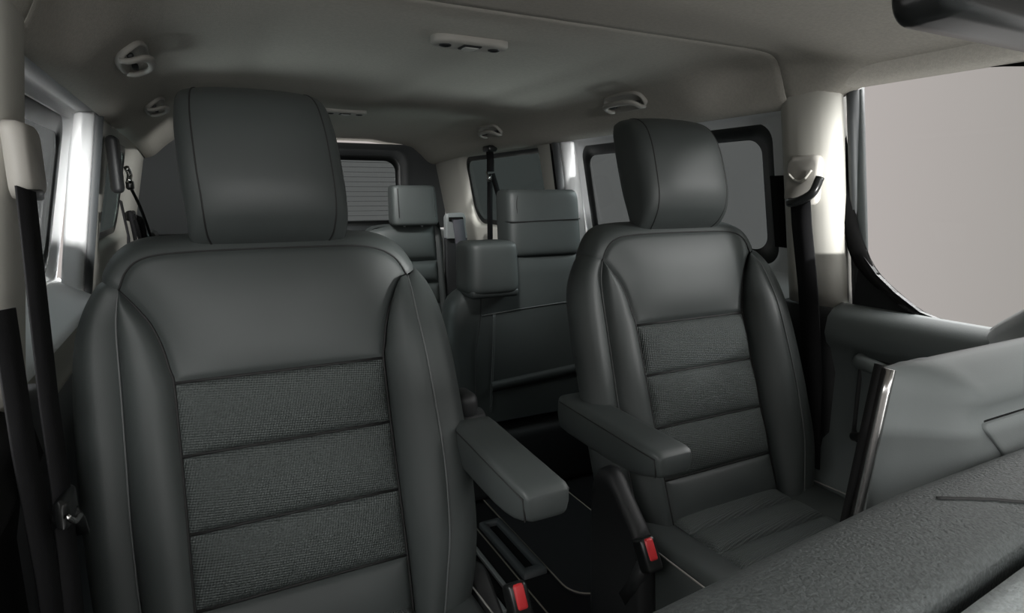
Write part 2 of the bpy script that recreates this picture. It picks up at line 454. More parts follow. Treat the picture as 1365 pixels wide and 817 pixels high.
def add_side_cover(root, s, kz=1.0):
    """recliner cover, buckle and stalk on the aisle side (s = -1 or +1)"""
    # plastic cover: outline in (y, z) given thickness along x
    out = [(-.06, .10), (-.05, .30), (-.05, .42), (-.058, .475), (-.085, .50), (-.105, .50), (-.122, .487), (-.146, .462), (-.180, .43), (-.205, .40), (-.222, .30), (-.225, .10), (-.15, .095)]
    ring = resample(out + [out[0]], 60)[:-1]
    mb = MB(); rings = []
    cy, cz = -.14, .30
    for dx, k in ((0, .96), (.006, .99), (.014, 1.0), (.028, .99), (.036, .95), (.038, .86)):
        rings.append([Vector((s * (.268 + dx), cy + (y - cy) * k, cz + (z - cz) * k)) for y, z in ring])
    rings = [[Vector((p.x, p.y, .10 + (p.z - .10) * kz)) for p in r] for r in rings]
    mb.loft(rings); mb.build('recliner_cover', M['plastic'], root)
    # buckle on its stalk
    x = s * .302
    mb = MB(); mb.ribbon([(x, -.17, .26), (x, -.20, .31), (x, -.222, .365)], (0, 1, .5), .024, .012)
    st = mb.build('buckle_stalk', M['plastic'], root)
    mb = MB()
    import mathutils
    mt = mathutils.Matrix.Rotation(math.radians(-32 if s < 0 else -34), 3, 'X')
    mb.rbox((x, -.232, .390), (.036, .032, .062), .008, 4, mt)
    bk = mb.build('buckle', M['plastic_sat'], root)
    mb = MB()
    # push button sits in the top and front of the buckle
    cpos = Vector((x, -.232, .390)) + mt @ Vector((0, -.0085, .008))
    mb.rbox(cpos, (.020, .020, .040), .005, 4, mt)
    part(mb.build('release_button', M['red'], bk), 'red push button')

def add_armrest(root, x0, x1, yb, yf, zt, slope):
    """padded armrest from hinge yb to front yf; zt top height; blunt chamfered nose"""
    mb = MB(); rings = []
    n = 40; cx = (x0 + x1) / 2; hw = (x1 - x0) / 2
    L = yb - yf
    st = [(0, .55, .55), (.012, .8, .8), (.04, .98, .97), (.12, 1, 1), (.45, 1, 1), (.6, 1, .985), (.72, 1, .94), (.82, .995, .86), (.90, .985, .75), (.95, .97, .66), (.98, .94, .58), (.994, .88, .50), (1, .80, .40)]
    for t, kw, kh in st:
        y = yb - L * t; H = .080 - .004 * t
        top = zt + slope * t - (.0 if t < .97 else (t - .97) * .25); bot = top - H * kh
        if t < .1: top -= (1 - kh) * .03
        ring = []
        for k in range(48):
            a = 2 * PI * k / 48; e = .30
            xx = math.copysign(abs(math.cos(a)) ** e, math.cos(a)); zz = math.copysign(abs(math.sin(a)) ** e, math.sin(a))
            nar = .86 if zz < 0 else 1
            ring.append(Vector((cx + hw * kw * xx * (1 - (1 - nar) * max(0, -zz)), y, (top + bot) / 2 + (top - bot) / 2 * zz)))
        rings.append(ring)
    mb.loft(rings); ar = mb.build('armrest', M['leather'], root)
    for s in (-1, 1):
        line('armrest_seam', resample([(cx + s * (hw * .985), yb - L * t, zt + slope * t - .012) for t in (.06, .3, .6, .9, .97)], 30), .0014, M['seam'], ar)
    line('nose_seam', resample([(cx - hw * .96, yb - L * .965, zt + slope - .012), (cx - hw * .93, yb - L * .972, zt + slope - .03), (cx - hw * .86, yb - L * .965, zt + slope - .046)], 14), .0014, M['seam'], ar)
    return ar

driver = front_seat('bucket_seat', (.107, 1.0098, FZ), 'nearest charcoal leather front seat with large headrest, beside the white door post')
add_side_cover(driver, 1, .70)
add_armrest(driver, .253, .328, -.07, -.345, .655, -.013)
line('armrest_hinge', [(.26, -.03, .62), (.33, -.03, .62)], .03, M['plastic'], driver, None, 20)
box('hinge_cap', (.300, -.02, .66), (.04, .06, .05), .016, M['plastic'], driver)

def copy_tree(o, parent=None):
    c = o.copy(); C.objects.link(c)
    if parent is not None: c.parent = parent
    for ch in [x for x in bpy.data.objects if x.parent == o]: copy_tree(ch, c)
    return c
PARTS_ONE_SIDED = ('recliner_cover', 'buckle_stalk', 'buckle', 'armrest', 'armrest_hinge', 'hinge_cap')
passenger = driver.copy(); C.objects.link(passenger); passenger.location = (.9836, 1.0192, FZ)
for ch in [x for x in bpy.data.objects if x.parent == driver]:
    if ch.name.split('.')[0] not in PARTS_ONE_SIDED: copy_tree(ch, passenger)
passenger['label'] = 'charcoal leather front seat beside the door, armrest reaching across the aisle gap and red buckle'
add_side_cover(passenger, -1)
add_armrest(passenger, -.325, -.243, .065, -.275, .612, -.008)
mb = MB(); mb.tube([(-.26, .02, .575), (-.32, .02, .575)], .03, 20); mb.build('armrest_hinge', M['plastic'], passenger)

# ------------------------------------------------------------------ rear seats
def padded(mb, c, size, e=.32, nz=20, n=56, lean=0.0, topw=1.0, pw=.5):
    """upholstered block: superelliptic section, softly rounded ends; lean = y shift per metre of height"""
    hx, hy, hz = [q / 2 for q in size]; rings = []
    for j in range(nz + 1):
        t = -1 + 2 * j / nz
        t = math.copysign(1 - (1 - abs(t)) ** 1.8, t) if abs(t) > 0 else 0
        k = (1 - abs(t) ** 9) ** (1 / 5) if abs(t) < 1 else .0
        k = max(k, .60)
        z = hz * t
        wx = hx * (1 + (topw - 1) * (t + 1) / 2)
        ring = []
        for i in range(n):
            a = 2 * PI * i / n
            x = math.copysign(abs(math.cos(a)) ** e, math.cos(a)); y = math.copysign(abs(math.sin(a)) ** e, math.sin(a))
            r = min(hx, hy) * .55
            ring.append(Vector((c[0] + (wx - r * (1 - k)) * x, c[1] + (hy - r * (1 - k)) * y + lean * z, c[2] + z)))
        rings.append(ring)
    mb.loft(rings)

# second row: double bench (behind the passenger seat)
bench = empty('bench_seat', (.97, 1.80, FZ), 'dark second-row double bench with a low boxy middle headrest and tall outer headrest', 'car seat')
def bl(x, y, z): return (x - .97, y - 1.80, z - FZ)
# backrest with sloped inner shoulder
out = [(.655, .36), (.668, .55), (.688, .70), (.705, .775), (.745, .81), (.82, .845), (.88, .90), (.93, .930), (1.10, .932), (1.22, .926), (1.265, .88), (1.29, .70), (1.30, .36)]
ring = resample(out, 70)
mb = MB(); rows = []
for dn, k in ((.085, .93), (.06, .985), (.03, 1.0), (0, .995), (-.02, .975), (-.032, .93), (-.036, .85)):
    rows.append([bl(.98 + (x - .98) * k, 1.80 + dn + (z - .45) * .06, .36 + (z - .36) * (k if z > .4 else 1)) for x, z in ring])
mb.grid(rows)
nb = len(rows[0])
mid = [bl(.98 + (x - .98) * .0, 1.80 - .036 + (z * .0 + (.36 + (z - .36) * .6) - .45) * .06, .36 + (z - .36) * .6) for x, z in ring]
mb2_rows = [rows[-1]] + [[tuple(np.array(a) * (1 - t) + np.array(b) * t) for a, b in zip(rows[-1], mid)] for t in (.33, .66, 1)]
mb.grid(mb2_rows)
mb.build('backrest', M['leather'], bench)
def fy(z): return 1.80 - .036 + (z - .45) * .06     # front plane of the bench backrest
line('stitching', [bl(x, fy(z) - .001, z) for x, z in ((.80, .727), (.95, .737), (1.10, .745), (1.24, .747))], .0016, M['piping'], bench, 'grey cross stitching')
for dx in (0, .006):
    line('stitching', resample([bl(x + dx, fy(z) - .001, z) for x, z in ((.842, .728), (.836, .62), (.826, .50), (.818, .40))], 24), .0009, M['piping'], bench, 'pale stitching down the panel')
mb = MB(); mb.tube(resample([bl(x, fy(z) - .001, z) for x, z in ((.80, .80), (.795, .73), (.775, .60), (.768, .45))], 24), .0018, 6)
mb.build('seam', M['seam'], bench)
# thick padded lower panel with an overhanging top edge
mb = MB()
P = []
for t, dz, dy in ((0, .502, 0), (0, .498, -.010), (0, .485, -.014), (0, .472, -.010), (0, .466, -.002)):
    P.append([bl(x, fy(dz) + dy, dz + (x - .84) * .06) for x in np.linspace(.826, 1.26, 30)])
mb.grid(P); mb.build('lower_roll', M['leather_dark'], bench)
mb = MB(); padded(mb, bl(1.055, 1.86, 1.022), (.29, .125, .222), .36, 22, 56, .12, .97); hr = mb.build('headrest', M['leather'], bench)
part(hr, 'tall outer headrest in two padded tiers')
zz = 1.027
line('headrest_seam', resample([bl(.915, 1.86, zz), bl(.916, 1.812, zz), bl(.935, 1.7985, zz), bl(1.06, 1.7975, zz + .003), bl(1.17, 1.7985, zz + .006), bl(1.195, 1.812, zz + .006)], 40), .0022, M['seam'], hr)
line('side_seam', resample([bl(.947, 1.805, 1.028), bl(.943, 1.808, 1.08), bl(.950, 1.815, 1.115), bl(.965, 1.83, 1.130)], 24), .0018, M['seam'], hr)
for x in (1.0, 1.11): line('headrest_post', [bl(x, 1.87, .85), bl(x, 1.87, .96)], .006, M['steel'], bench, None, 10)
mb = MB(); padded(mb, bl(.828, 1.80, .885), (.185, .15, .165), .42, 22, 56, .05, .95); hc = mb.build('headrest', M['leather'], bench)
part(hc, 'low boxy middle headrest')
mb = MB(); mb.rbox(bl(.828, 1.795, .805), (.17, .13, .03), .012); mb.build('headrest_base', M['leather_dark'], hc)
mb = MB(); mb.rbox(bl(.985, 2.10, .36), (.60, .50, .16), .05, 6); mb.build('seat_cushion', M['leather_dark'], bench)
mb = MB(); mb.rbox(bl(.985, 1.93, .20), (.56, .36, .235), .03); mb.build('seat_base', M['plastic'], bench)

# third row outer seat
rear = empty('passenger_seat', (.93, 2.9, FZ), 'small third-row seat with ribbed backrest and headrest before the rear window', 'car seat')
def rl(x, y, z): return (x - .93, y - 2.9, z - FZ)
ang = .16
mb = MB()
ys = lambda z: 2.86 + (z - .6) * ang
out = [(.715, .40), (.715, .90), (.735, .95), (.79, .968), (1.0, .974), (1.07, .968), (1.092, .94), (1.095, .40)]
ring = resample(out, 50); rows = []
for dn, k in ((.12, .9), (.10, .98), (.05, 1), (.02, 1), (.008, .985)):
    rows.append([rl(.92 + (x - .92) * k, ys(z) + dn, .45 + (z - .45) * k) for x, z in ring])
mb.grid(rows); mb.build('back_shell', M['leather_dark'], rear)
zs = [.968, .79, .68, .575, .47, .40]
for i in range(5):
    b = [rl(x, ys(zs[i + 1]), zs[i + 1]) for x in (.725, .85, .98, 1.06)]; t = [rl(x, ys(zs[i]), zs[i] + (0 if i else (-.02 if x < .73 else 0))) for x in (.725, .85, .98, 1.06)]
    P = coons(b, t, [b[0], t[0]], [b[-1], t[-1]], 40, 26)
    patch_obj('backrest_panel', P, .022, M['leather'], rear, 5, 2.6, .012, .012)
P = coons([rl(1.06, ys(.4), .4), rl(1.094, ys(.4) + .02, .4)], [rl(1.06, ys(.965), .965), rl(1.09, ys(.95) + .02, .95)], [rl(1.06, ys(.4), .4), rl(1.06, ys(.965), .965)], [rl(1.094, ys(.4) + .02, .4), rl(1.09, ys(.95) + .02, .95)], 10, 30)
patch_obj('bolster', P, .015, M['leather_dark'], rear, 2.5, 8, .006, .006)
mb = MB(); padded(mb, rl(.945, 2.92, 1.062), (.235, .11, .192), .36, 22, 56, .12, .94); hr = mb.build('headrest', M['leather'], rear)
for sx in (-.088, .094): line('headrest_seam', resample([rl(.945 + sx, 2.8635 + (z - 1.075) * .12, z) for z in (1.005, 1.04, 1.075, 1.11, 1.145)], 20), .002, M['seam'], hr)
for x in (.9, .99): line('headrest_post', [rl(x, 2.92, .94), rl(x, 2.92, 1.02)], .006, M['steel'], rear, None, 10)
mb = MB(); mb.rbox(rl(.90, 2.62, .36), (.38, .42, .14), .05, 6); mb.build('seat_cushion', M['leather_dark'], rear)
mb = MB(); mb.rbox(rl(.92, 2.72, .19), (.30, .30, .22), .03); mb.build('seat_base', M['plastic'], rear)

# ------------------------------------------------------------------ shell: floor, ceiling, walls
def struct(o): o['kind'] = 'structure'; return o
mb = MB(); mb.rbox((XC, 1.6, FZ - .03), (1.90, 4.2, .06), .005, 2); struct(mb.build('floor', M['carpet'], None, False))

def sstep(a, b, x):
    k = min(1, max(0, (x - a) / (b - a))); return k * k * (3 - 2 * k)
def ceil_z(h, y):
    a = abs(h); I = lambda pt: float(np.interp(a, [p[0] for p in pt], [p[1] for p in pt]))
    rear = I([(0, 1.437), (.05, 1.437), (.12, 1.446), (.38, 1.447), (.44, 1.437), (.56, 1.428), (.615, 1.415), (.665, 1.375), (.705, 1.335), (.735, 1.320), (.75, 1.318), (.80, 1.322)])
    seam = I([(0, 1.440), (.60, 1.440), (.66, 1.436), (.685, 1.425), (.705, 1.395), (.72, 1.345), (.735, 1.322), (.75, 1.318), (.80, 1.322)])
    front = I([(0, 1.432), (.40, 1.422), (.56, 1.409), (.66, 1.394), (.72, 1.383), (.775, 1.370), (.80, 1.370)])
    k = sstep(1.12, 1.34, y); z = seam * (1 - k) + rear * k
    k = sstep(.82, 1.02, y); z = front * (1 - k) + z * k
    z -= .03 * max(0, (y - 2.8) / .8) ** 2
    if y < .2: z -= .05 * ((.2 - y) / .48) ** 2
    return z
def ceil_part(name, y0, y1, ny, parent=None):
    we = .752 if y0 > 1 else .79
    hs = np.concatenate([np.linspace(-we, -.55, 40), np.linspace(-.54, .54, 110), np.linspace(.55, we, 40)])
    ysx = np.linspace(y0, y1, ny)
    Z = np.array([[ceil_z(h, y) for h in hs] for y in ysx])
    ker = np.array([1, 3, 4, 3, 1]) / 12           # soften the creases
    for _ in range(3):
        Zp = np.pad(Z, ((0, 0), (2, 2)), 'edge'); Z = sum(ker[k] * Zp[:, k:k + len(hs)] for k in range(5))
    P = [[(XC + h, y, Z[j, i]) for i, h in enumerate(hs)] for j, y in enumerate(ysx)]
    # rolled lips at both ends, then an upper skin
    lip0 = [(p[0], p[1] - .0008, p[2] + .001) for p in P[0]]; lip1 = [(p[0], p[1] + .0008, p[2] + .001) for p in P[-1]]
    up0 = [(p[0], p[1] - .0008, p[2] + .03) for p in P[0]]; up1 = [(p[0], p[1] + .0008, p[2] + .03) for p in P[-1]]
    mb = MB(); mb.grid([up0, lip0] + P + [lip1, up1, up0], flip=True)
    return mb.build(name, M['headliner'], parent)
ceil = struct(ceil_part('ceiling', 1.0505, 3.62, 120))
hd = ceil_part('header_panel', -.28, 1.0475, 60, ceil)
# outer roof so no light leaks through
mb = MB(); mb.rbox((XC, 1.66, 1.52), (1.80, 4.0, .03), .01, 2); mb.build('roof_skin', M['white'], ceil)

# side walls
SLOPE = .20
def hz(z, base=.80): return base + SLOPE * (1.31 - z)

def rrect(y0, y1, z0, z1, r, n=8, slant=0.0):
    """rounded rectangle in (y, z); r is one radius or four (y1z1, y0z1, y0z0, y1z0); slant shifts y with height"""
    rs = r if isinstance(r, (list, tuple)) else [r] * 4
    pts = []
    for (cy, cz, a0), rr in zip(((y1, z1, 0), (y0, z1, PI / 2), (y0, z0, PI), (y1, z0, 1.5 * PI)), rs):
        sy = -1 if cy == y1 else 1; sz = -1 if cz == z1 else 1
        for k in range(n + 1):
            a = a0 + k / n * PI / 2
            y = cy + sy * rr + rr * math.cos(a); z = cz + sz * rr + rr * math.sin(a)
            pts.append((y, z))
    return [(y + slant * (z - z0), z) for y, z in pts]

def outer_match(inner_loop, y0, y1, z0, z1, m=None):
    """points on the outer rectangle matching an inner loop, by projecting from its centre; corners kept"""
    cy = sum(p[0] for p in inner_loop) / len(inner_loop); cz = sum(p[1] for p in inner_loop) / len(inner_loop)
    n = len(inner_loop) // 4; o = []
    crn = [(y1, z1), (y0, z1), (y0, z0), (y1, z0)]
    for q in range(4):
        c = crn[q]; p_first, p_last = inner_loop[q * n], inner_loop[q * n + n - 1]
        for k in range(n):
            t = k / (n - 1)
            p = inner_loop[q * n + k]
            # first half slides along one side to the corner, the second along the next
            if q in (0, 2):
                a = (c[0], p_first[1]); b = (p_last[0], c[1])
            else:
                a = (p_first[0], c[1]); b = (c[0], p_last[1])
            w = t * 2
            if w <= 1: s = (a[0] + (c[0] - a[0]) * w, a[1] + (c[1] - a[1]) * w)
            else: s = (c[0] + (b[0] - c[0]) * (w - 1), c[1] + (b[1] - c[1]) * (w - 1))
            o.append(s)
    return o

def ring_strip(side, loops, mb):
    """loops: list of (list of (y,z), base half width)"""
    rows = [[(XC + side * hz(z, b), y, z) for y, z in lp] for lp, b in loops]
    mb.grid([r + [r[0]] for r in rows])

def extrude_loop(mb, loop3, d):
    a = [Vector(p) for p in loop3]; b = [Vector(p) + Vector(d) for p in loop3]
    mb.loft([a, b])

def window(name, side, loop, base, m, th=.004, parent=None):
    mb = MB(); extrude_loop(mb, [(XC + side * hz(z, base), y, z) for y, z in loop], (side * th, 0, 0))
    return mb.build(name, m, parent, False)

def grow(loop, d, dz=None):
    cy = sum(p[0] for p in loop) / len(loop); cz = sum(p[1] for p in loop) / len(loop)
    hy = max(p[0] for p in loop) - cy; hh = max(p[1] for p in loop) - cz
    dz = d if dz is None else dz
    return [(cy + (y - cy) * (hy + d) / hy, cz + (z - cz) * (hh + dz) / hh) for y, z in loop]

def column(mb, side, prof, zs_, tilt=0.0, taper=SLOPE):
    """vertical trim column; prof = (half width, y) cross-section at z = 1.31; tilt = y shift per metre of height"""
    rings = []
    for z in zs_:
        rings.append([(XC + side * (h + taper * (1.31 - z)), y - tilt * (1.31 - z), z) for h, y in prof])
    mb.loft([list(map(Vector, r)) for r in rings])

win_id = 0
for side, wname in ((-1, 'wall_left'), (1, 'wall_right')):
    yj = 1.91 if side < 0 else 2.09                 # rear jamb of the sliding door
    # ---- rear quarter panel with window
    q0, q1 = (2.30 if side < 0 else 2.34, 3.20)
    inn = rrect(q0, q1, .955, 1.315, (.06, .03, .05, .11), 8, .0)
    o = outer_match(inn, yj + .10, 3.56, .80, 1.36)
    mb = MB()
    ring_strip(side, [(o, .755), (grow(inn, .035, .022), .758), (grow(inn, .010, .008), .775), (inn, .80), (inn, .812)], mb)
    w = struct(mb.build(wname, M['pillar'], None))
    sharp(w, 50)
    mb = MB()
    P = []
    for z, b in ((.80, .755), (.78, .735), (.74, .72), (.60, .70), (FZ, .60)):
        P.append([(XC + side * hz(z, b), y, z) for y in np.linspace(yj + .1, 3.56, 16)])
    mb.grid(P); mb.build('quarter_trim', M['pillar'], w)
    win_id += 1
    g = struct(window('window_%d' % win_id, side, grow(inn, .02), .806, M['tint_dark']))
    mb = MB(); ring_strip(side, [(grow(inn, .004), .800), (grow(inn, -.022), .802), (grow(inn, -.022), .8055)], mb)
    mb.build('glass_border', M['frit'], g)
    # ---- sliding door: white inner metal, window, ledge, dark lower trim
    y0, y1 = 1.10, yj
    inn = rrect(y0 + .07, yj - .025, .925, 1.300, (.05, .05, .05, .05), 8, .0)
    o = outer_match(inn, y0 - .06, y1, .900, 1.36)
    mb = MB()
    ring_strip(side, [(o, .800), (grow(inn, .022), .800), (grow(inn, .014), .806), (grow(inn, .008), .815), (inn, .820)], mb)
    d = struct(mb.build('door_%d' % (1 if side < 0 else 2), M['white'], None)); sharp(d, 50)
    mb = MB(); P = []
    for z, h in ((.905, .880), (.895, .872), (.868, .835), (.852, .808), (.843, .798), (.836, .797)):
        P.append([(XC + side * h, y, z) for y in np.linspace(y0 - .06, y1 + .02, 20)])
    mb.grid(P); mb.build('door_ledge', M['white'], d)
    mb = MB(); P = []
    for z, h in ((.836, .797), (.80, .796), (.775, .796), (.77, .790)):
        P.append([(XC + side * h, y, z) for y in np.linspace(y0 - .06, y1 + .02, 20)])
    mb.grid(P); mb.build('door_capping', M['pillar'], d)
    mb = MB(); P = []
    for z, h in ((.775, .789), (.765, .782), (.70, .778), (.45, .785), (.30, .80), (FZ, .80)):
        P.append([(XC + side * h, y, z) for y in np.linspace(y0 - .06, y1 + .05, 20)])
    mb.grid(P); mb.build('lower_trim', M['plastic'], d)
    win_id += 1
    g = struct(window('window_%d' % win_id, side, grow(inn, .006), .822, M['tint']))
    mb = MB(); ring_strip(side, [(grow(inn, .004), .8165), (grow(inn, -.034, -.036), .818), (grow(inn, -.034, -.036), .8215)], mb)
    mb.build('glass_border', M['frit'], g)
    # ---- rear jamb of the door opening (white) and its rubber seal
    mb = MB()
    column(mb, side, [(.806, yj - .006), (.800, yj - .004), (.785, yj), (.774, yj + .006), (.766, yj + .016), (.763, yj + .03), (.762, yj + .05), (.80, yj + .06), (.806, yj + .06)], np.linspace(.80, 1.36, 14), 0, SLOPE * .8)
    mb.build('door_jamb', M['white'], w); 
    mb = MB()
    column(mb, side, [(.80, yj + .048), (.762, yj + .046), (.750, yj + .052), (.745, yj + .066), (.747, yj + .082), (.757, yj + .092), (.80, yj + .095)], np.linspace(.72, 1.355, 14), 0, SLOPE * .8)
    mb.build('door_seal', M['rubber'], w)
    mb = MB()
    column(mb, side, [(.80, yj + .098), (.757, yj + .098), (.753, yj + .106), (.755, yj + .114), (.80, yj + .116)], np.linspace(.72, 1.355, 14), 0, SLOPE * .8)
    mb.build('seal_lip', M['black'], w)
    # ---- B pillar
    pil = [(.84, .956), (.80, .950), (.778, .936), (.760, .932), (.745, .938), (.735, .950), (.730, .965), (.728, .985), (.728, 1.04), (.733, 1.062), (.748, 1.08), (.80, 1.09), (.84, 1.09)]
    mb = MB(); column(mb, side, pil, np.linspace(.853, 1.375, 16), .07, .10)
    t = struct(mb.build('trim_%d' % (1 if side < 0 else 2), M['pillar'], None))
    mb = MB(); column(mb, side, [(h - .003, y - .004 if y < .98 else y + .004) for h, y in pil], np.linspace(FZ, .853, 10), .07, .06)
    mb.build('lower_pillar_trim', M['plastic'], t)
    mb = MB(); column(mb, side, [(.83, .945), (.787, .935), (.781, .930), (.780, .922), (.786, .916), (.80, .914), (.83, .92)], np.linspace(FZ + .1, 1.37, 14), .07, .10)
    mb.build('pillar_seal', M['rubber'], t)

# sliding-door roof rail strips above the windows (white metal), left side shows it
for side in (-1, 1):
    mb = MB(); P = []
    for h, z in ((.806, 1.300), (.800, 1.314), (.790, 1.322), (.755, 1.326), (.748, 1.345)):
        P.append([(XC + side * h, y, z) for y in np.linspace(1.0, 1.93 if side < 0 else 2.11, 12)])
    mb.grid(P)
    o = mb.build('roof_rail', M['white'], bpy.data.objects['wall_left' if side < 0 else 'wall_right'])

# ---- front doors
def door_pull(d, side, cy, cz):
    mb = MB()
    lo = rrect(cy - .05, cy + .035, cz - .11, cz + .09, .02, 6)
    xx = lambda dh: XC + side * (.776 + dh)
    rows = [[(xx(dh), cy + (y - cy) * k, cz + (z - cz) * k) for y, z in lo + [lo[0]]] for dh, k in ((.004, 1.06), (-.008, 1.02), (-.008, .97), (.002, .90))]
    mb.grid(rows); pb = mb.build('pull_bezel', M['plastic'], d)
    mb = MB()
    mb.tube(resample([(XC + side * .765, cy + .028, cz + .085), (XC + side * .735, cy + .01, cz + .088), (XC + side * .728, cy - .03, cz + .085), (XC + side * .742, cy - .075, cz + .07), (XC + side * .768, cy - .09, cz + .06)], 30), .016, 12)
    part(mb.build('pull_handle', M['door'], d), 'grey pull handle')
    mb = MB(); mb.tube(resample([(XC + side * .768, cy + .03, cz - .10), (XC + side * .75, cy - .01, cz - .085), (XC + side * .768, cy - .03, cz - .11)], 20), .010, 10)
    mb.build('handle_foot', M['plastic'], d)

def front_door(side, idx):
    base = .80
    inn = [(.965, 1.335), (.945, 1.355), (.90, 1.366), (.82, 1.366), (.60, 1.345), (.30, 1.28), (.10, 1.19), (-.10, 1.05), (-.18, .95), (-.17, .885), (-.05, .865), (.30, .855), (.60, .855), (.68, .860), (.735, .872), (.79, .905), (.835, .940), (.868, .985), (.90, 1.07), (.935, 1.20)]
    lp = [tuple(p) for p in resample(inn + [inn[0]], 120)[:-1]]
    big = [(y + (.028 if y > .6 and z > .9 else 0) * min(1, (z - .85) / .1), z + (.02 if z > 1.2 else 0)) for y, z in lp]
    sh = lambda lpx, b: [(XC + side * (b + .02 * (1.31 - z)), y, z) for y, z in lpx]
    mb = MB()
    A = sh([(y + (.020 if y > .5 else 0), z + .0) for y, z in lp], .785); B = sh(lp, .80); B2 = sh(lp, .812)
    A0 = sh([(y + (.04 if (y > .5 and z > .9) else 0), z + (.03 if z > 1.15 else -.0)) for y, z in lp], .80)
    mb.grid([r + [r[0]] for r in (A0, A, B, B2)])
    d = struct(mb.build('door_%d' % idx, M['black'], None))
    # triangular black panel in the lower rear corner of the opening
    tri = [(.885, .865), (.875, .985), (.835, .940), (.79, .905), (.735, .872), (.69, .861), (.62, .852)]
    mb = MB(); extrude_loop(mb, sh(tri, .796), (side * .012, 0, 0)); mb.build('corner_panel', M['plastic'], d, False)
    # door shell frame behind pillar seal (painted)
    mb = MB()
    col = [(.809, .880), (.805, .880), (.800, .874), (.799, .862), (.803, .852), (.809, .85)]
    column(mb, side, [(h, y + .060) for h, y in col], np.linspace(.86, 1.35, 14), .12, .04); mb.build('window_frame', M['light_trim'], d)
    # door card: rolled sill, recessed panel with pull handle
    ysx = np.linspace(-.30, .905, 40); P = []
    for z, h in ((.840, .7995), (.862, .7985), (.867, .795), (.864, .785), (.855, .765), (.838, .748), (.80, .742), (.775, .752), (.76, .768), (.70, .778), (.55, .778), (.48, .765), (.44, .72), (.40, .718), (.20, .74), (FZ, .74)):
        P.append([(XC + side * h, y, z + .0) for y in ysx])
    P2 = [[(r[-1][0], r[-1][1], r[-1][2]), (XC + side * .84, .915, r[-1][2])] for r in P]
    mb.grid(P); mb.grid(P2)
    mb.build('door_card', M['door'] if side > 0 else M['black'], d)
    # pull handle: recess bezel and grip
    cy, cz = .795, .665
    if side > 0: door_pull(d, side, cy, cz)
    # clear window
    global win_id
    win_id += 1
    mb = MB(); extrude_loop(mb, sh(lp, .806), (side * .004, 0, 0)); struct(mb.build('window_%d' % win_id, M['clear'], None, False))
    return d
front_door(1, 3)
front_door(-1, 4)

# ---- tailgate
YT = 3.56
tg = empty('door_5', (XC, YT, FZ)); tg['kind'] = 'structure'
wz = rrect(.03, 1.085, .935, 1.335, (.07, .07, .03, .03), 8)     # (x, z)
def tl(pts, y): return [(x - XC, y - YT, z - FZ) for x, z in pts]
o = outer_match(wz, -.27, 1.36, .915, 1.40)
mb = MB()
rows = [tl(o, YT), tl(grow(wz, .075, .05), YT), tl(grow(wz, .05, .035), YT - .012), tl(grow(wz, .03, .025), YT - .014), tl(wz, YT + .0), tl(wz, YT + .02)]
mb.grid([r + [r[0]] for r in rows]); sharp(mb.build('tailgate_trim', M['tailtrim'], tg), 40)
mb = MB(); mb.rbox((0, .02, .915 - FZ - .42), (1.62, .05, .83), .02); part(mb.build('lower_panel', M['light_trim'], tg), 'light grey lower panel')
mb = MB(); mb.grid([r + [r[0]] for r in (tl(grow(wz, .004), YT + .004), tl(grow(wz, -.03), YT + .006), tl(grow(wz, -.03), YT + .012))]); mb.build('glass_border', M['frit'], tg)
win_id += 1
mb = MB(); extrude_loop(mb, [(x, YT + .012, z) for x, z in wz], (0, .004, 0)); rw = struct(mb.build('window_%d' % win_id, M['tint'], None, False))
mb = MB()
for k in range(13):
    z = .965 + k * .0275
    mb.rbox((XC + .012, YT + .0105, z), (1.02, .001, .0022), .0004, 1)
mb.build('defroster_lines', M['tailtrim'], rw, False)
# unseen dark bonnet added ahead of the windscreen to block ground light
mb = MB(); P = []
for y, z in ((-.40, .80), (-.60, .79), (-1.0, .73), (-1.5, .60), (-1.62, .45)):
    P.append([(XC + x, y, z - .05 * (abs(x) / .85) ** 3) for x in np.linspace(-.85, .85, 20)])
mb.grid(P); mb.grid([[(x, y, z - .02) for x, y, z in r] for r in P], flip=True)
struct(mb.build('trim_3', M['plastic'], None))
# outer skins that keep daylight out below the windows and around the tailgate
for side, nm in ((-1, 'wall_left'), (1, 'wall_right')):
    mb = MB(); mb.rbox((XC + side * .93, 1.65, .36), (.03, 4.1, .82), .01, 2); mb.build('outer_skin', M['white'], bpy.data.objects[nm])

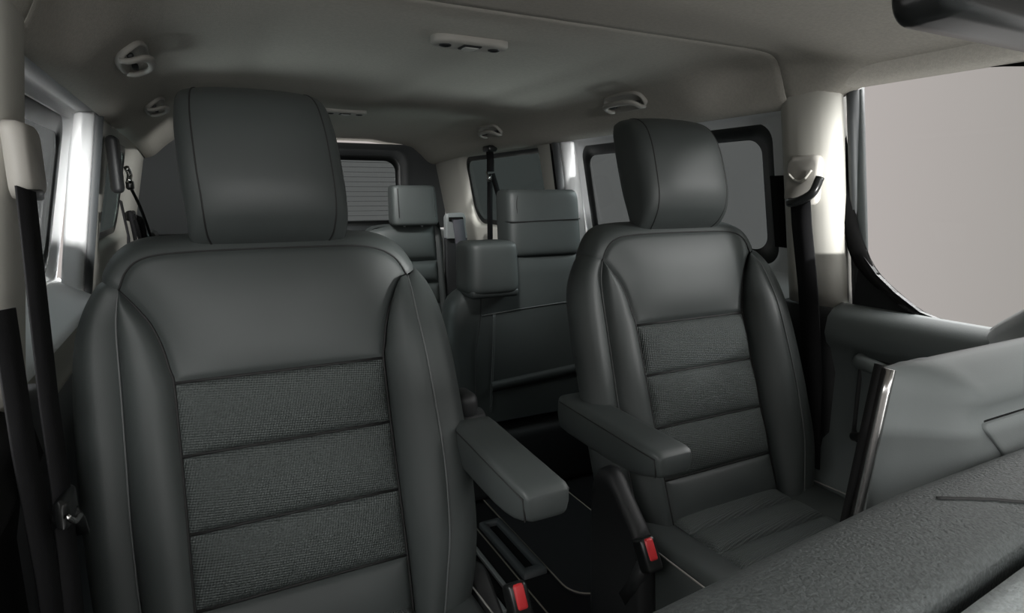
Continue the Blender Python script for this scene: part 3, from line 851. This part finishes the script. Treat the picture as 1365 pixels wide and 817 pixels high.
# ------------------------------------------------------------------ ceiling fittings
def grab_handle(c, side, label, s=.74):
    """recessed oval escutcheon with an arched grip, long axis along the car"""
    root = empty('grab_handle', c, label, 'grab handle', 'grab handles along the roof edge')
    nrm = Vector((-side * .66, 0, -.75)); up = Vector((-side * .75, 0, .66)) ; ax = Vector((0, 1, 0))
    def P(a, b, d): return ax * a * s + up * b * s + nrm * d * s
    n = 64
    loop = lambda wa, wb, ex=3.0: [(wa * math.copysign(abs(math.cos(t)) ** (2 / ex), math.cos(t)), wb * math.copysign(abs(math.sin(t)) ** (2 / ex), math.sin(t))) for t in [2 * PI * k / n for k in range(n)]]
    mb = MB()
    rings = [[P(a, b, d) for a, b in loop(w, h)] for w, h, d in ((.125, .048, -.02), (.125, .048, .000), (.122, .045, .004), (.116, .039, .004), (.112, .035, -.003), (.08, .02, -.005))]
    mb.loft(rings); pl = mb.build('escutcheon', M['beige_plastic'], root)
    mb = MB()
    pts = [P(-.10, -.036, .0), P(-.10, -.022, .014), P(-.095, .008, .026), (P(-.06, .023, .032)), P(0, .026, .034), P(.06, .023, .032), P(.095, .008, .026), P(.10, -.022, .014), P(.10, -.036, .0)]
    pts = [Vector(p) for p in resample(pts, 40)]
    rings = []
    for i, p in enumerate(pts):
        t = (pts[min(i + 1, 39)] - pts[max(i - 1, 0)]).normalized(); b = t.cross(nrm).normalized(); c2 = t.cross(b)
        rings.append([p + b * .012 * s * math.cos(2 * PI * k / 12) + c2 * .008 * s * math.sin(2 * PI * k / 12) for k in range(12)])
    mb.loft(rings); mb.build('grip', M['beige_plastic'], root)
    for a in (-.075, .075): box('hinge_pocket', P(a, -.008, .004), (.012, .030, .010), .003, M['plastic'], root)
    return root
grab_handle((XC + .634, 1.56, 1.390), 1, 'pale grab handle above the passenger headrest')
grab_handle((XC + .634, 2.52, 1.388), 1, 'pale grab handle farther back above the hanging buckle')
grab_handle((XC - .634, 1.52, 1.390), -1, 'pale grab handle above the white sliding door frame')
grab_handle((XC - .634, 2.30, 1.390), -1, 'pale grab handle just beside the nearest headrest, on the rear roof edge')

def ceiling_lamp(c, label, sx, kind):
    root = empty('ceiling_lamp', c, label, 'lamp', 'roof reading lamps')
    mb = MB(); n = 64; rings = []
    for w, h, z in ((.085, .036, .02), (.085, .036, -.004), (.082, .033, -.008), (.070, .024, -.009)):
        rings.append([Vector((w * sx * math.copysign(abs(math.cos(t)) ** .6, math.cos(t)), h * math.copysign(abs(math.sin(t)) ** .7, math.sin(t)), z)) for t in [2 * PI * k / n for k in range(n)]])
    mb.loft(rings[::-1]); mb.build('housing', M['beige_plastic'], root)
    mb = MB(); mb.rbox((0, 0, -.009), (.042 * sx, .038, .006), .004); br = mb.build('lens_frame', M['plastic'], root)
    mb = MB(); mb.rbox((0, 0, -.0115), (.032 * sx, .026, .005), .003); part(mb.build('lens', M['lens'], br), 'pale clear lens')
    for s in (-1, 1):
        mb = MB(); rings = []
        for r, z in ((.013, -.006), (.013, -.011), (.010, -.012), (.008, -.010), (.002, -.010)):
            rings.append([Vector((s * .056 * sx + r * math.cos(2 * PI * k / 24), r * .9 * math.sin(2 * PI * k / 24), z)) for k in range(24)])
        mb.loft(rings[::-1]); mb.build('switch', M['plastic'], root)
ceiling_lamp((XC, 1.262, 1.434), 'oval roof lamp with lens between two round buttons, nearest the windscreen', 1.0, 0)
ceiling_lamp((XC, 2.50, 1.434), 'small oval roof lamp farther back beside the nearest headrest', 1.0, 1)

# ------------------------------------------------------------------ seat belts
def belt_right():
    root = empty('seat_belt', (1.26, .98, 1.13), 'black seat belt with beige guide on the passenger door pillar', 'seat belt', 'front seat belts')
    L = lambda x, y, z: (x - 1.26, y - .98, z - 1.13)
    # height-adjuster cover and guide housing
    mb = MB()
    ring = lambda k, dx: [Vector(L(1.272 - dx, .985 + (y - .985) * k, 1.145 + (z - 1.145) * k)) for y, z in rrect(.945, 1.03, 1.095, 1.205, .018, 6)]
    mb.loft([ring(1.04, -.01), ring(1.04, .000), ring(.97, .007), ring(.85, .009)]); hs = mb.build('guide_cover', M['beige_plastic'], root)
    mb = MB(); mb.tube(resample([L(1.257, y, z) for y, z in ((1.015, 1.165), (.995, 1.150), (.975, 1.150), (.955, 1.172))], 20), .003, 6); mb.build('cover_groove', M['pillar'], hs)
    mb = MB(); mb.tube(resample([L(1.247, .998, 1.100), L(1.236, .985, 1.098), L(1.232, .955, 1.105), L(1.236, .93, 1.122), L(1.25, .926, 1.155)], 24), .010, 10)
    mb.build('guide_loop', M['plastic_sat'], root)
    strap('webbing', [L(1.240, .965, 1.112), L(1.240, .955, 1.05), L(1.262, .94, .90), L(1.285, .925, .70), L(1.29, .91, .45), L(1.29, .90, .15)], (0, 1, 0), .052, .0025, M['web'], root)
    return root
belt_right()
# black panel between the pillar and the sliding window
mb = MB()
column(mb, 1, [(.82, 1.09), (.775, 1.088), (.770, 1.11), (.775, 1.15), (.82, 1.155)], np.linspace(.98, 1.165, 8), .07, .14)
mb.build('pillar_rear_panel', M['black'], bpy.data.objects['trim_2'])

def belt_left():
    root = empty('seat_belt', (-.185, .97, 1.13), 'black seat belt with loose tongue on the left door pillar', 'seat belt', 'front seat belts')
    L = lambda x, y, z: (x + .185, y - .97, z - 1.13)
    mb = MB()
    ring = lambda k, dx: [Vector(L(-.178 + dx, .975 + (y - .975) * k, 1.16 + (z - 1.16) * k)) for y, z in rrect(.93, 1.02, 1.115, 1.205, .02, 6)]
    mb.loft([ring(1.04, -.02), ring(1.04, -.008), ring(.97, .000), ring(.86, .003)]); mb.build('guide_cover', M['beige_plastic'], root)
    box('guide_slot', L(-.176, .94, 1.118), (.010, .062, .014), .004, M['plastic_sat'], root)
    strap('webbing', [L(-.176, .900, 1.125), L(-.174, .872, 1.0), L(-.172, .845, .88), L(-.17, .833, .78), L(-.172, .83, .745)], (.28, .95, 0), .036, .0025, M['web'], root)
    strap('webbing', [L(-.172, .835, .735), L(-.175, .83, .60), L(-.18, .82, .40), L(-.19, .80, .15)], (.28, .95, 0), .040, .0025, M['web'], root)
    strap('webbing', [L(-.190, .80, 1.0), L(-.188, .79, .85), L(-.185, .79, .70), L(-.19, .79, .40)], (.28, .95, 0), .040, .0025, M['web'], root)
    tg_ = box('tongue_housing', L(-.168, .833, .755), (.016, .058, .036), .008, M['plastic_sat'], root)
    strap('tongue_tail', [L(-.166, .845, .745), L(-.164, .868, .718), L(-.164, .880, .695)], (1, 0, 0), .014, .006, M['plastic_sat'], tg_)
    mb = MB(); mb.tube(resample([L(-.160, .790, .762), L(-.155, .80, .750), L(-.155, .83, .742)], 14), .0035, 8); part(mb.build('tongue', M['chrome'], tg_), 'bright metal tongue')
belt_left()

line('lever', resample([(-.208, .856, .829), (-.203, .866, .805), (-.202, .868, .785), (-.206, .845, .758)], 24), [.001 + .0028 * math.sin(PI * k / 23) for k in range(24)], M['light_trim'], bpy.data.objects['trim_1'], 'pale curved lever', 8)

def belt_hanging():
    root = empty('seat_belt', (1.245, 2.66, 1.31), 'thin black belt hanging from the roof edge with bright metal clip before a dark window', 'seat belt')
    L = lambda x, y, z: (x - 1.245, y - 2.66, z - 1.31)
    mb = MB(); mb.rbox(L(1.245, 2.66, 1.325), (.05, .07, .03), .01); mb.build('roof_anchor', M['plastic_sat'], root)
    strap('webbing', [L(1.243, 2.66, 1.32), L(1.240, 2.645, 1.27), L(1.235, 2.635, 1.22)], (.9, -.42, 0), .034, .003, M['web'], root)
    strap('webbing', [L(1.235, 2.640, 1.21), L(1.235, 2.645, 1.05), L(1.235, 2.64, .72)], (.9, -.42, 0), .026, .003, M['web'], root)
    strap('webbing', [L(1.240, 2.625, 1.21), L(1.26, 2.56, 1.05), L(1.28, 2.50, .89), L(1.30, 2.46, .76)], (.9, -.42, 0), .024, .003, M['web'], root)
    mb = MB(); mb.rbox(L(1.228, 2.632, 1.19), (.014, .040, .034), .006); cl = mb.build('buckle', M['plastic_sat'], root)
    mb = MB(); mb.tube(resample([L(1.222, 2.645, 1.218), L(1.218, 2.630, 1.205), L(1.218, 2.615, 1.190), L(1.220, 2.625, 1.175)], 16), .006, 8); part(mb.build('tongue', M['chrome'], cl), 'bright metal tongue')
belt_hanging()

def belt_rear_right():
    root = empty('seat_belt', (1.17, 2.86, 1.0), 'grey belt running through a pale slotted guide beside the third-row seat', 'seat belt')
    L = lambda x, y, z: (x - 1.17, y - 2.86, z - 1.0)
    mb = MB()
    # upright pale pillar with slotted top
    lo = [(1.10, .90), (1.10, 1.00), (1.107, 1.016), (1.12, 1.022), (1.185, 1.024), (1.20, 1.018), (1.207, 1.0), (1.207, .95), (1.215, .90)]
    lo = [tuple(p) for p in lo]
    mb.loft([[Vector(L(x, 2.905, z)) for x, z in lo], [Vector(L(x, 2.875, z)) for x, z in lo], [Vector(L(1.16 + (x - 1.16) * .93, 2.87, z - .003)) for x, z in lo]])
    mb.build('guide_housing', M['light_trim'], root, False)
    box('guide_post', L(1.163, 2.905, .50), (.122, .03, .84), .01, M['plastic'], root)
    mb = MB(); mb.rbox(L(1.152, 2.868, .992), (.076, .012, .022), .004); mb.build('slot', M['black'], root)
    mb = MB(); mb.ribbon([L(1.155, 2.868, .994), L(1.158, 2.855, .985), L(1.165, 2.84, .88), L(1.178, 2.80, .72), L(1.185, 2.76, .60)], (1, 0, 0), .058, .003)
    mb.build('webbing', M['web_grey'], root)
belt_rear_right()

def belt_rear_left():
    root = empty('seat_belt', (-.205, 2.14, 1.25), 'tangle of thin black straps hanging on the left rear pillar', 'seat belt')
    L = lambda x, y, z: (x + .205, y - 2.14, z - 1.25)
    X0 = -.188
    mb = MB(); mb.rbox(L(X0 - .01, 2.10, 1.20), (.03, .08, .16), .014); mb.build('retractor_cover', M['plastic'], root)
    mb = MB(); mb.tube(resample([L(X0 + .012, 2.16, 1.195), L(X0 + .016, 2.18, 1.175), L(X0 + .014, 2.16, 1.155)], 14), .008, 8); part(mb.build('tongue', M['chrome'], root), 'bright metal tongue')
    box('buckle', L(X0 + .012, 2.21, 1.145), (.02, .05, .03), .008, M['plastic_sat'], root)
    box('buckle', L(X0 + .012, 2.13, 1.055), (.022, .09, .03), .008, M['plastic_sat'], root)
    strap('webbing', [L(X0, 2.03, 1.10), L(X0 + .01, 2.02, 1.0), L(X0, 1.98, .88)], (0, 1, 0), .05, .003, M['web'], root)
    for r, pts in ((.006, [L(X0 + .015, 2.06, 1.07), L(X0 + .02, 2.08, 1.0), L(X0 + .02, 2.12, .93), L(X0 + .02, 2.25, .905), L(X0 + .02, 2.34, .94), L(X0 + .02, 2.26, 1.04)]),
                   (.006, [L(X0 + .02, 2.10, 1.06), L(X0 + .03, 2.14, .96), L(X0 + .03, 2.18, .80)]),
                   (.006, [L(X0 + .02, 2.20, 1.05), L(X0 + .03, 2.26, 1.03), L(X0 + .03, 2.36, .92), L(X0 + .03, 2.40, .80)]),
                   (.005, [L(X0 + .01, 2.24, 1.14), L(X0 + .02, 2.40, 1.07), L(X0 + .03, 2.58, .96), L(X0 + .03, 2.66, .90)])):
        line('strap', resample(pts, 30), r, M['web'], root, None, 8)
    mb = MB(); mb.rbox(L(X0 + .03, 2.68, .93), (.03, .20, .10), .03, 6); mb.build('belt_box', M['plastic_sat'], root)
belt_rear_left()

# ------------------------------------------------------------------ floor fittings
fm = empty('floor_mat', (.935, 1.6, FZ), 'black floor mat with thin tan edging in the aisle', 'floor mat')
lo = rrect(.79, 1.08, 1.175, 2.1, (.03, .03, .07, .07), 8)
mb = MB(); mb.loft([[Vector((x - .935, y - 1.6, z)) for x, y in lo] for z in (.001, .008)]); mb.build('mat_pad', M['mat'], fm, False)
mb = MB(); mb.tube([(x - .935, y - 1.6, .008) for x, y in lo], .0022, 6, True); part(mb.build('edging', M['tan'], fm), 'thin tan edging')
fr = empty('floor_track', (.745, 1.45, FZ), 'black framed slot in the floor between the seats', 'floor track')
lo = [(.708, 1.60), (.708, 1.30), (.785, 1.30), (.785, 1.60)]
mb = MB()
o_ = rrect(.710, .785, 1.315, 1.62, .006, 4); i_ = rrect(.731, .764, 1.345, 1.60, .002, 4)
rows = [[(x - .745, y - 1.45, z) for x, y in lp + [lp[0]]] for lp, z in ((o_, .001), (o_, .014), (grow(o_, -.004), .018), (grow(i_, .003), .018), (i_, .014), (i_, .001))]
mb.grid(rows); part(mb.build('frame', M['rubber'], fr), 'dark grey raised frame'); 
mb = MB(); mb.loft([[Vector((x - .745, y - 1.45, z)) for x, y in i_] for z in (.0005, .002)]); mb.build('slot', M['black'], fr, False)
tr = empty('carpet_edging', (.70, 1.3, FZ), 'thin tan edging line beside the floor slot', 'edging')
mb = MB(); mb.tube([(0, .40, .002), (0, -.4, .002)], .0022, 6); mb.build('cord', M['tan'], tr)
mb = MB(); sr = None
sr = empty('seat_rail', (.645, 1.46, FZ), 'bright steel seat rail on the floor beside the nearest seat', 'seat rail')
mb = MB(); mb.rbox((.0, -.02, .012), (.012, .34, .012), .002); mb.build('upper_rail', M['steel'], sr)
mb = MB(); mb.rbox((-.05, -.06, .006), (.030, .36, .010), .002); mb.build('lower_rail', M['steel'], sr)
mb = MB(); mb.rbox((-.022, -.05, .006), (.020, .40, .010), .002); mb.build('track_bed', M['black'], sr)

# ------------------------------------------------------------------ dashboard
db = empty('dashboard', (.85, .25, FZ), 'grained grey dashboard with raised passenger end and bright vertical trim strip', 'dashboard')
def dl(x, y, z): return (x - .85, y - .25, z - FZ)
# soft top pad: cross-section (y, z) swept along x
prof = [(.300, .62), (.312, .70), (.316, .76), (.314, .810), (.304, .838), (.288, .852), (.262, .859), (.235, .860), (.208, .857), (.202, .852), (.200, .842), (.200, .80)]
prof2 = [(.190, .80), (.190, .844), (.186, .851), (.15, .846), (.08, .825), (-.02, .79), (-.15, .74), (-.35, .67)]
def sweep(pr, xs, dz=lambda x: 0, dy=lambda x: 0, n=60):
    p = resample(pr, n); return [[dl(x, y + dy(x), z + dz(x)) for y, z in p] for x in xs]
xs = np.linspace(.05, 1.33, 70)
crest = lambda x: .004 * math.sin((x - .2) * 3) 
mb = MB(); mb.grid(sweep(prof, xs, crest, lambda x: -.02 * max(0, .55 - x) / .3)); mb.build('top_pad', M['dash'], db)
mb = MB(); mb.grid(sweep(prof2, xs, crest, lambda x: -.02 * max(0, .55 - x) / .3)); mb.build('front_pad', M['dash_sheen'], db)
# seam on the pad
mb = MB()
pp = resample(prof, 200)
def padpt(x, y):
    # height of the pad top at (x, y)
    q = pp[pp[:, 1] > .80]; q = q[np.argsort(q[:, 0])]
    yy = y + .02 * max(0, .55 - x) / .3
    return dl(x, y, float(np.interp(yy, q[:, 0], q[:, 1])) + crest(x) + .0005)
mb.tube(resample([padpt(x, y) for x, y in ((.545, .264), (.555, .256), (.58, .240), (.60, .226), (.63, .212), (.66, .204))], 40), .0016, 6)
mb.build('pad_seam', M['seam'], db)
# raised passenger end: swept section with rolled top and hollowed face, ends in the chrome strip
yb_ = .40
def pod_ring(x, k):
    # k = 0 at the left end; from a thin edge the face swings forward and hollows under a ledge
    f = sstep(.672, .75, x); g = sstep(.70, .775, x)
    D = .016 + .056 * f
    pts = [(yb_, .60), (yb_, .75), (yb_, .905), (yb_ - .001, .924), (yb_ - .006, .932),
           (yb_ - .35 * D, .9315), (yb_ - .70 * D, .924 - .006 * g), (yb_ - .95 * D, .912 - .010 * g), (yb_ - D, .902 - .010 * g),
           (yb_ - D + .010 * g, .890 - .006 * g), (yb_ - D + .006 * g, .876), (yb_ - D - .008 * f - .001, .84), (yb_ - D - .03 * f - .004, .75), (yb_ - D - .06 * f - .006, .60)]
    return [dl(x + (z - .93) * .18 * max(0, 1 - k), y, z) for y, z in resample(pts, 56)]
xs = np.concatenate([[.672, .6725, .674, .678], np.linspace(.687, 1.33, 60)])
rows = []
for i, x in enumerate(xs):
    r = pod_ring(x, (x - .672) / .658)
    if i < 3:      # rounded left end
        c = np.mean(np.array(r), axis=0); s = (.95, .985, .997)[i]
        r = [tuple(np.array(p) * s + c * (1 - s) * np.array((0, 1, 1)) + np.array((p[0], 0, 0)) * (1 - s)) for p in r]
    rows.append(r)
mb = MB(); mb.grid(rows); mb.f.append(tuple(range(56))); mb.build('end_pod', M['dash_grey'], db)
# bright strip and its black backing on the rear left edge of the raised end
edge = [(.671, .928), (.666, .90), (.656, .84), (.640, .745), (.626, .66)]
mb = MB(); mb.ribbon([dl(x - .001, yb_ - .011, z) for x, z in edge], (0, 1, 0), .012, .006); part(mb.build('trim_strip', M['chrome'], db), 'bright satin strip')
mb = MB(); mb.ribbon([dl(x - .0025, yb_ - .0005, z + .003) for x, z in edge], (0, 1, 0), .008, .006); mb.build('strip_backing', M['black'], db)
# inset panel on the face
mb = MB()
def face(x, z):
    r = np.array(pod_ring(x, (x - .672) / .658)); r = r[30:]
    o = np.argsort(r[:, 2]); return float(np.interp(z - FZ, r[o, 2], r[o, 1]))
P = []
lo = rrect(.745, 1.30, .775, .870, (.012, .010, .010, .012), 6)
for k, d in ((1.0, .003), (.995, -.003), (.985, -.0035)):
    P.append([(lambda xx, zz: (xx - .85, face(xx, zz) + d, zz - FZ))(1.0225 + (x - 1.0225) * k, .8225 + (z - .8225) * k) for x, z in [(x_ + (.870 - z_) * .8 if x_ < .95 else x_, z_) for x_, z_ in lo]])
mb.grid([p + [p[0]] for p in P]); c = len(mb.v) - len(P[-1]) - 1
mb.f.append(tuple(range(c, c + len(P[-1])))); mb.build('inset_panel', M['dash_grey'], db)
mb = MB(); mb.tube([(p[0], p[1] - .0005, p[2]) for p in P[0]], .002, 6, True); mb.build('panel_gap', M['black'], db)
# pillar foot cover standing at the dash end by the door
mb = MB()
rows = []
for t, y, zt in ((0, .60, .850), (.2, .575, .880), (.45, .535, .912), (.7, .49, .950), (1, .40, 1.01)):
    xi = 1.31 - .10 * t
    rows.append([dl(1.33, y, .82), dl(xi - .03, y - .02, .82), dl(xi, y - .01, zt - .02), dl(xi + .006, y - .004, zt - .006), dl(xi + .02, y, zt), dl(1.33, y + .004, zt + .002)])
mb.grid(rows); mb.f.append(tuple(range(6))); mb.f.append(tuple(range(len(mb.v) - 6, len(mb.v))))
sharp(mb.build('end_fin', M['light_trim'], db), 50)

# ------------------------------------------------------------------ rear-view mirror
rm = empty('rear_view_mirror', (.625, .30, 1.285), 'glossy black rear-view mirror under the roof front', 'mirror')
mb = MB(); rings = []
def mring(k, y): return [Vector(((x - .0) * 1.0, y, z)) for x, z in [((a) * k[0], (b) * k[1]) for a, b in rrect(-.135, .135, -.037, .045, (.03, .03, .022, .022), 8)]]
mb.loft([mring((.86, .72), -.030), mring((.93, .86), -.026), mring((.97, .95), -.014), mring((.985, .97), .0), mring((1, 1), .004), mring((1, 1), .014), mring((.97, .95), .018)])
mb.build('housing', M['plastic_sat'], rm)
mb = MB(); mb.loft([mring((.95, .92), .018), mring((.95, .92), .0195)]); part(mb.build('mirror_glass', M['chrome'], rm, False), 'silvered glass')
mb = MB(); mb.tube([(0, -.02, .02), (0, -.06, .07), (0, -.10, .115)], .011, 12); mb.build('stem', M['plastic_sat'], rm)

# ------------------------------------------------------------------ light, sky, camera
w = bpy.data.worlds.new('world'); bpy.context.scene.world = w; w.use_nodes = True
nt = w.node_tree; bg = nt.nodes['Background']
tc = nt.nodes.new('ShaderNodeTexCoord'); sp = nt.nodes.new('ShaderNodeSeparateXYZ'); nt.links.new(tc.outputs['Generated'], sp.inputs[0])
rp = nt.nodes.new('ShaderNodeValToRGB')
nt.links.new(sp.outputs['Y'], rp.inputs['Fac'])
rp.color_ramp.elements[0].position = .3; rp.color_ramp.elements[0].color = (.34, .325, .305, 1)
rp.color_ramp.elements[1].position = .62; rp.color_ramp.elements[1].color = (.51, .468, .45, 1)
# hazy grey horizon under a bright overcast sky; unseen ground glow added and banded to light the ceiling evenly
mr = nt.nodes.new('ShaderNodeMapRange'); mr.inputs['From Min'].default_value = -1; mr.inputs['From Max'].default_value = 1
nt.links.new(sp.outputs['Z'], mr.inputs['Value'])
br = nt.nodes.new('ShaderNodeValToRGB'); nt.links.new(mr.outputs[0], br.inputs['Fac'])
el = br.color_ramp.elements
for k, (z, f) in enumerate(((-.68, .05), (-.50, .40), (-.44, .40), (-.25, 0), (.25, 0), (.46, 1))):
    e = el[k] if k < 2 else el.new((z + 1) / 2)
    if k < 2: e.position = (z + 1) / 2
    e.color = (f, f, f, 1)
mx = nt.nodes.new('ShaderNodeMixRGB'); nt.links.new(br.outputs['Color'], mx.inputs['Fac'])
nt.links.new(rp.outputs['Color'], mx.inputs['Color1']); mx.inputs['Color2'].default_value = (4.5, 4.5, 4.45, 1)
nt.links.new(mx.outputs['Color'], bg.inputs['Color']); bg.inputs['Strength'].default_value = 1.0

def area(name, loc, target, size, size_y, power, col=(1, 1, 1)):
    l = bpy.data.lights.new(name, 'AREA'); l.shape = 'RECTANGLE'; l.size = size; l.size_y = size_y
    l.energy = power; l.color = col
    o = bpy.data.objects.new(name, l); C.objects.link(o); o.location = loc
    o.rotation_euler = (Vector(target) - Vector(loc)).to_track_quat('-Z', 'Y').to_euler()
    return o
def spot(name, loc, target, deg, power, r=.03, scale=(1, 1, 1)):
    l = bpy.data.lights.new(name, 'SPOT'); l.energy = power; l.spot_size = math.radians(deg); l.spot_blend = 1.0
    l.shadow_soft_size = r; l.color = (1, 1, .98)
    o = bpy.data.objects.new(name, l); C.objects.link(o); o.location = loc
    o.rotation_euler = (Vector(target) - Vector(loc)).to_track_quat('-Z', 'Y').to_euler(); o.scale = scale
area('windscreen_daylight', (-.6, -8.0, 1.28), (.3, 1.5, 1.12), 4.6, 1.0, 345, (1, 1, .985))
spot('side_fill', (2.36, -1.75, 1.25), (-.215, 1.93, 1.05), 7.5, 1500, .06, (.55, 1, 1))  # added narrow beam that brightens the left door post
o = area('side_fill', (3.6, -1.6, 2.05), (.97, 1.08, .98), .6, .6, .85, (1, 1, .985)); o.data.spread = math.radians(14)  # added lamp for diffuse light and sheen on the passenger seat
spot('pillar_edge_fill', (.9, -5.0, 1.32), (1.29, .93, 1.09), 5.2, 5600, .04, (.22, 1, 1))  # added narrow beam that whitens the right pillar's front edge
for x, tx in ((3.2, .8), (-2.1, .3)):
    o = area('rear_fill', (x, 1.7, 2.2), (tx, 2.5, 1.0), 1.4, .7, 60, (1, 1, .985)); o.data.spread = math.radians(80)  # added lamps that brighten the rear through the tinted glass
for x, tx in ((3.0, .2), (-1.9, .9)):       # unseen lamps added low outside to brighten the rear ceiling
    o = area('rear_ceiling_fill', (x, 2.0, .15), (tx, 2.05, 1.44), .9, .7, 11, (1, .99, .97)); o.data.spread = math.radians(46)
# fill spots added under the unlit roof lamps to brighten the rear rows
spot('rear_fill_spot', (XC + .056, 1.275, 1.408), (.96, 1.80, 1.05), 62, 24, .06)
spot('rear_fill_spot', (XC + .056, 2.50, 1.395), (.95, 2.92, .88), 80, 22)
spot('rear_fill_spot', (XC - .056, 2.50, 1.395), (.10, 3.40, .98), 90, 24)

cam = bpy.data.cameras.new('camera'); co = bpy.data.objects.new('camera', cam); C.objects.link(co)
cam.sensor_fit = 'HORIZONTAL'; cam.sensor_width = 36; cam.lens = 810.155 / 1365 * 36
cam.clip_start = .01
yaw, pit = math.radians(27.0985), math.radians(10.5456)
fw = Vector((math.sin(yaw) * math.cos(pit), math.cos(yaw) * math.cos(pit), -math.sin(pit)))
co.location = (0, 0, 1.12); co.rotation_euler = fw.to_track_quat('-Z', 'Y').to_euler()
sc = bpy.context.scene; sc.camera = co
sc.view_settings.view_transform = 'Standard'; sc.view_settings.look = 'None'
sc.view_settings.exposure = 0; sc.view_settings.gamma = 1
sc.view_settings.use_curve_mapping = False
sc.cycles.max_bounces = 8; sc.cycles.transparent_max_bounces = 12
sc.cycles.use_denoising = True
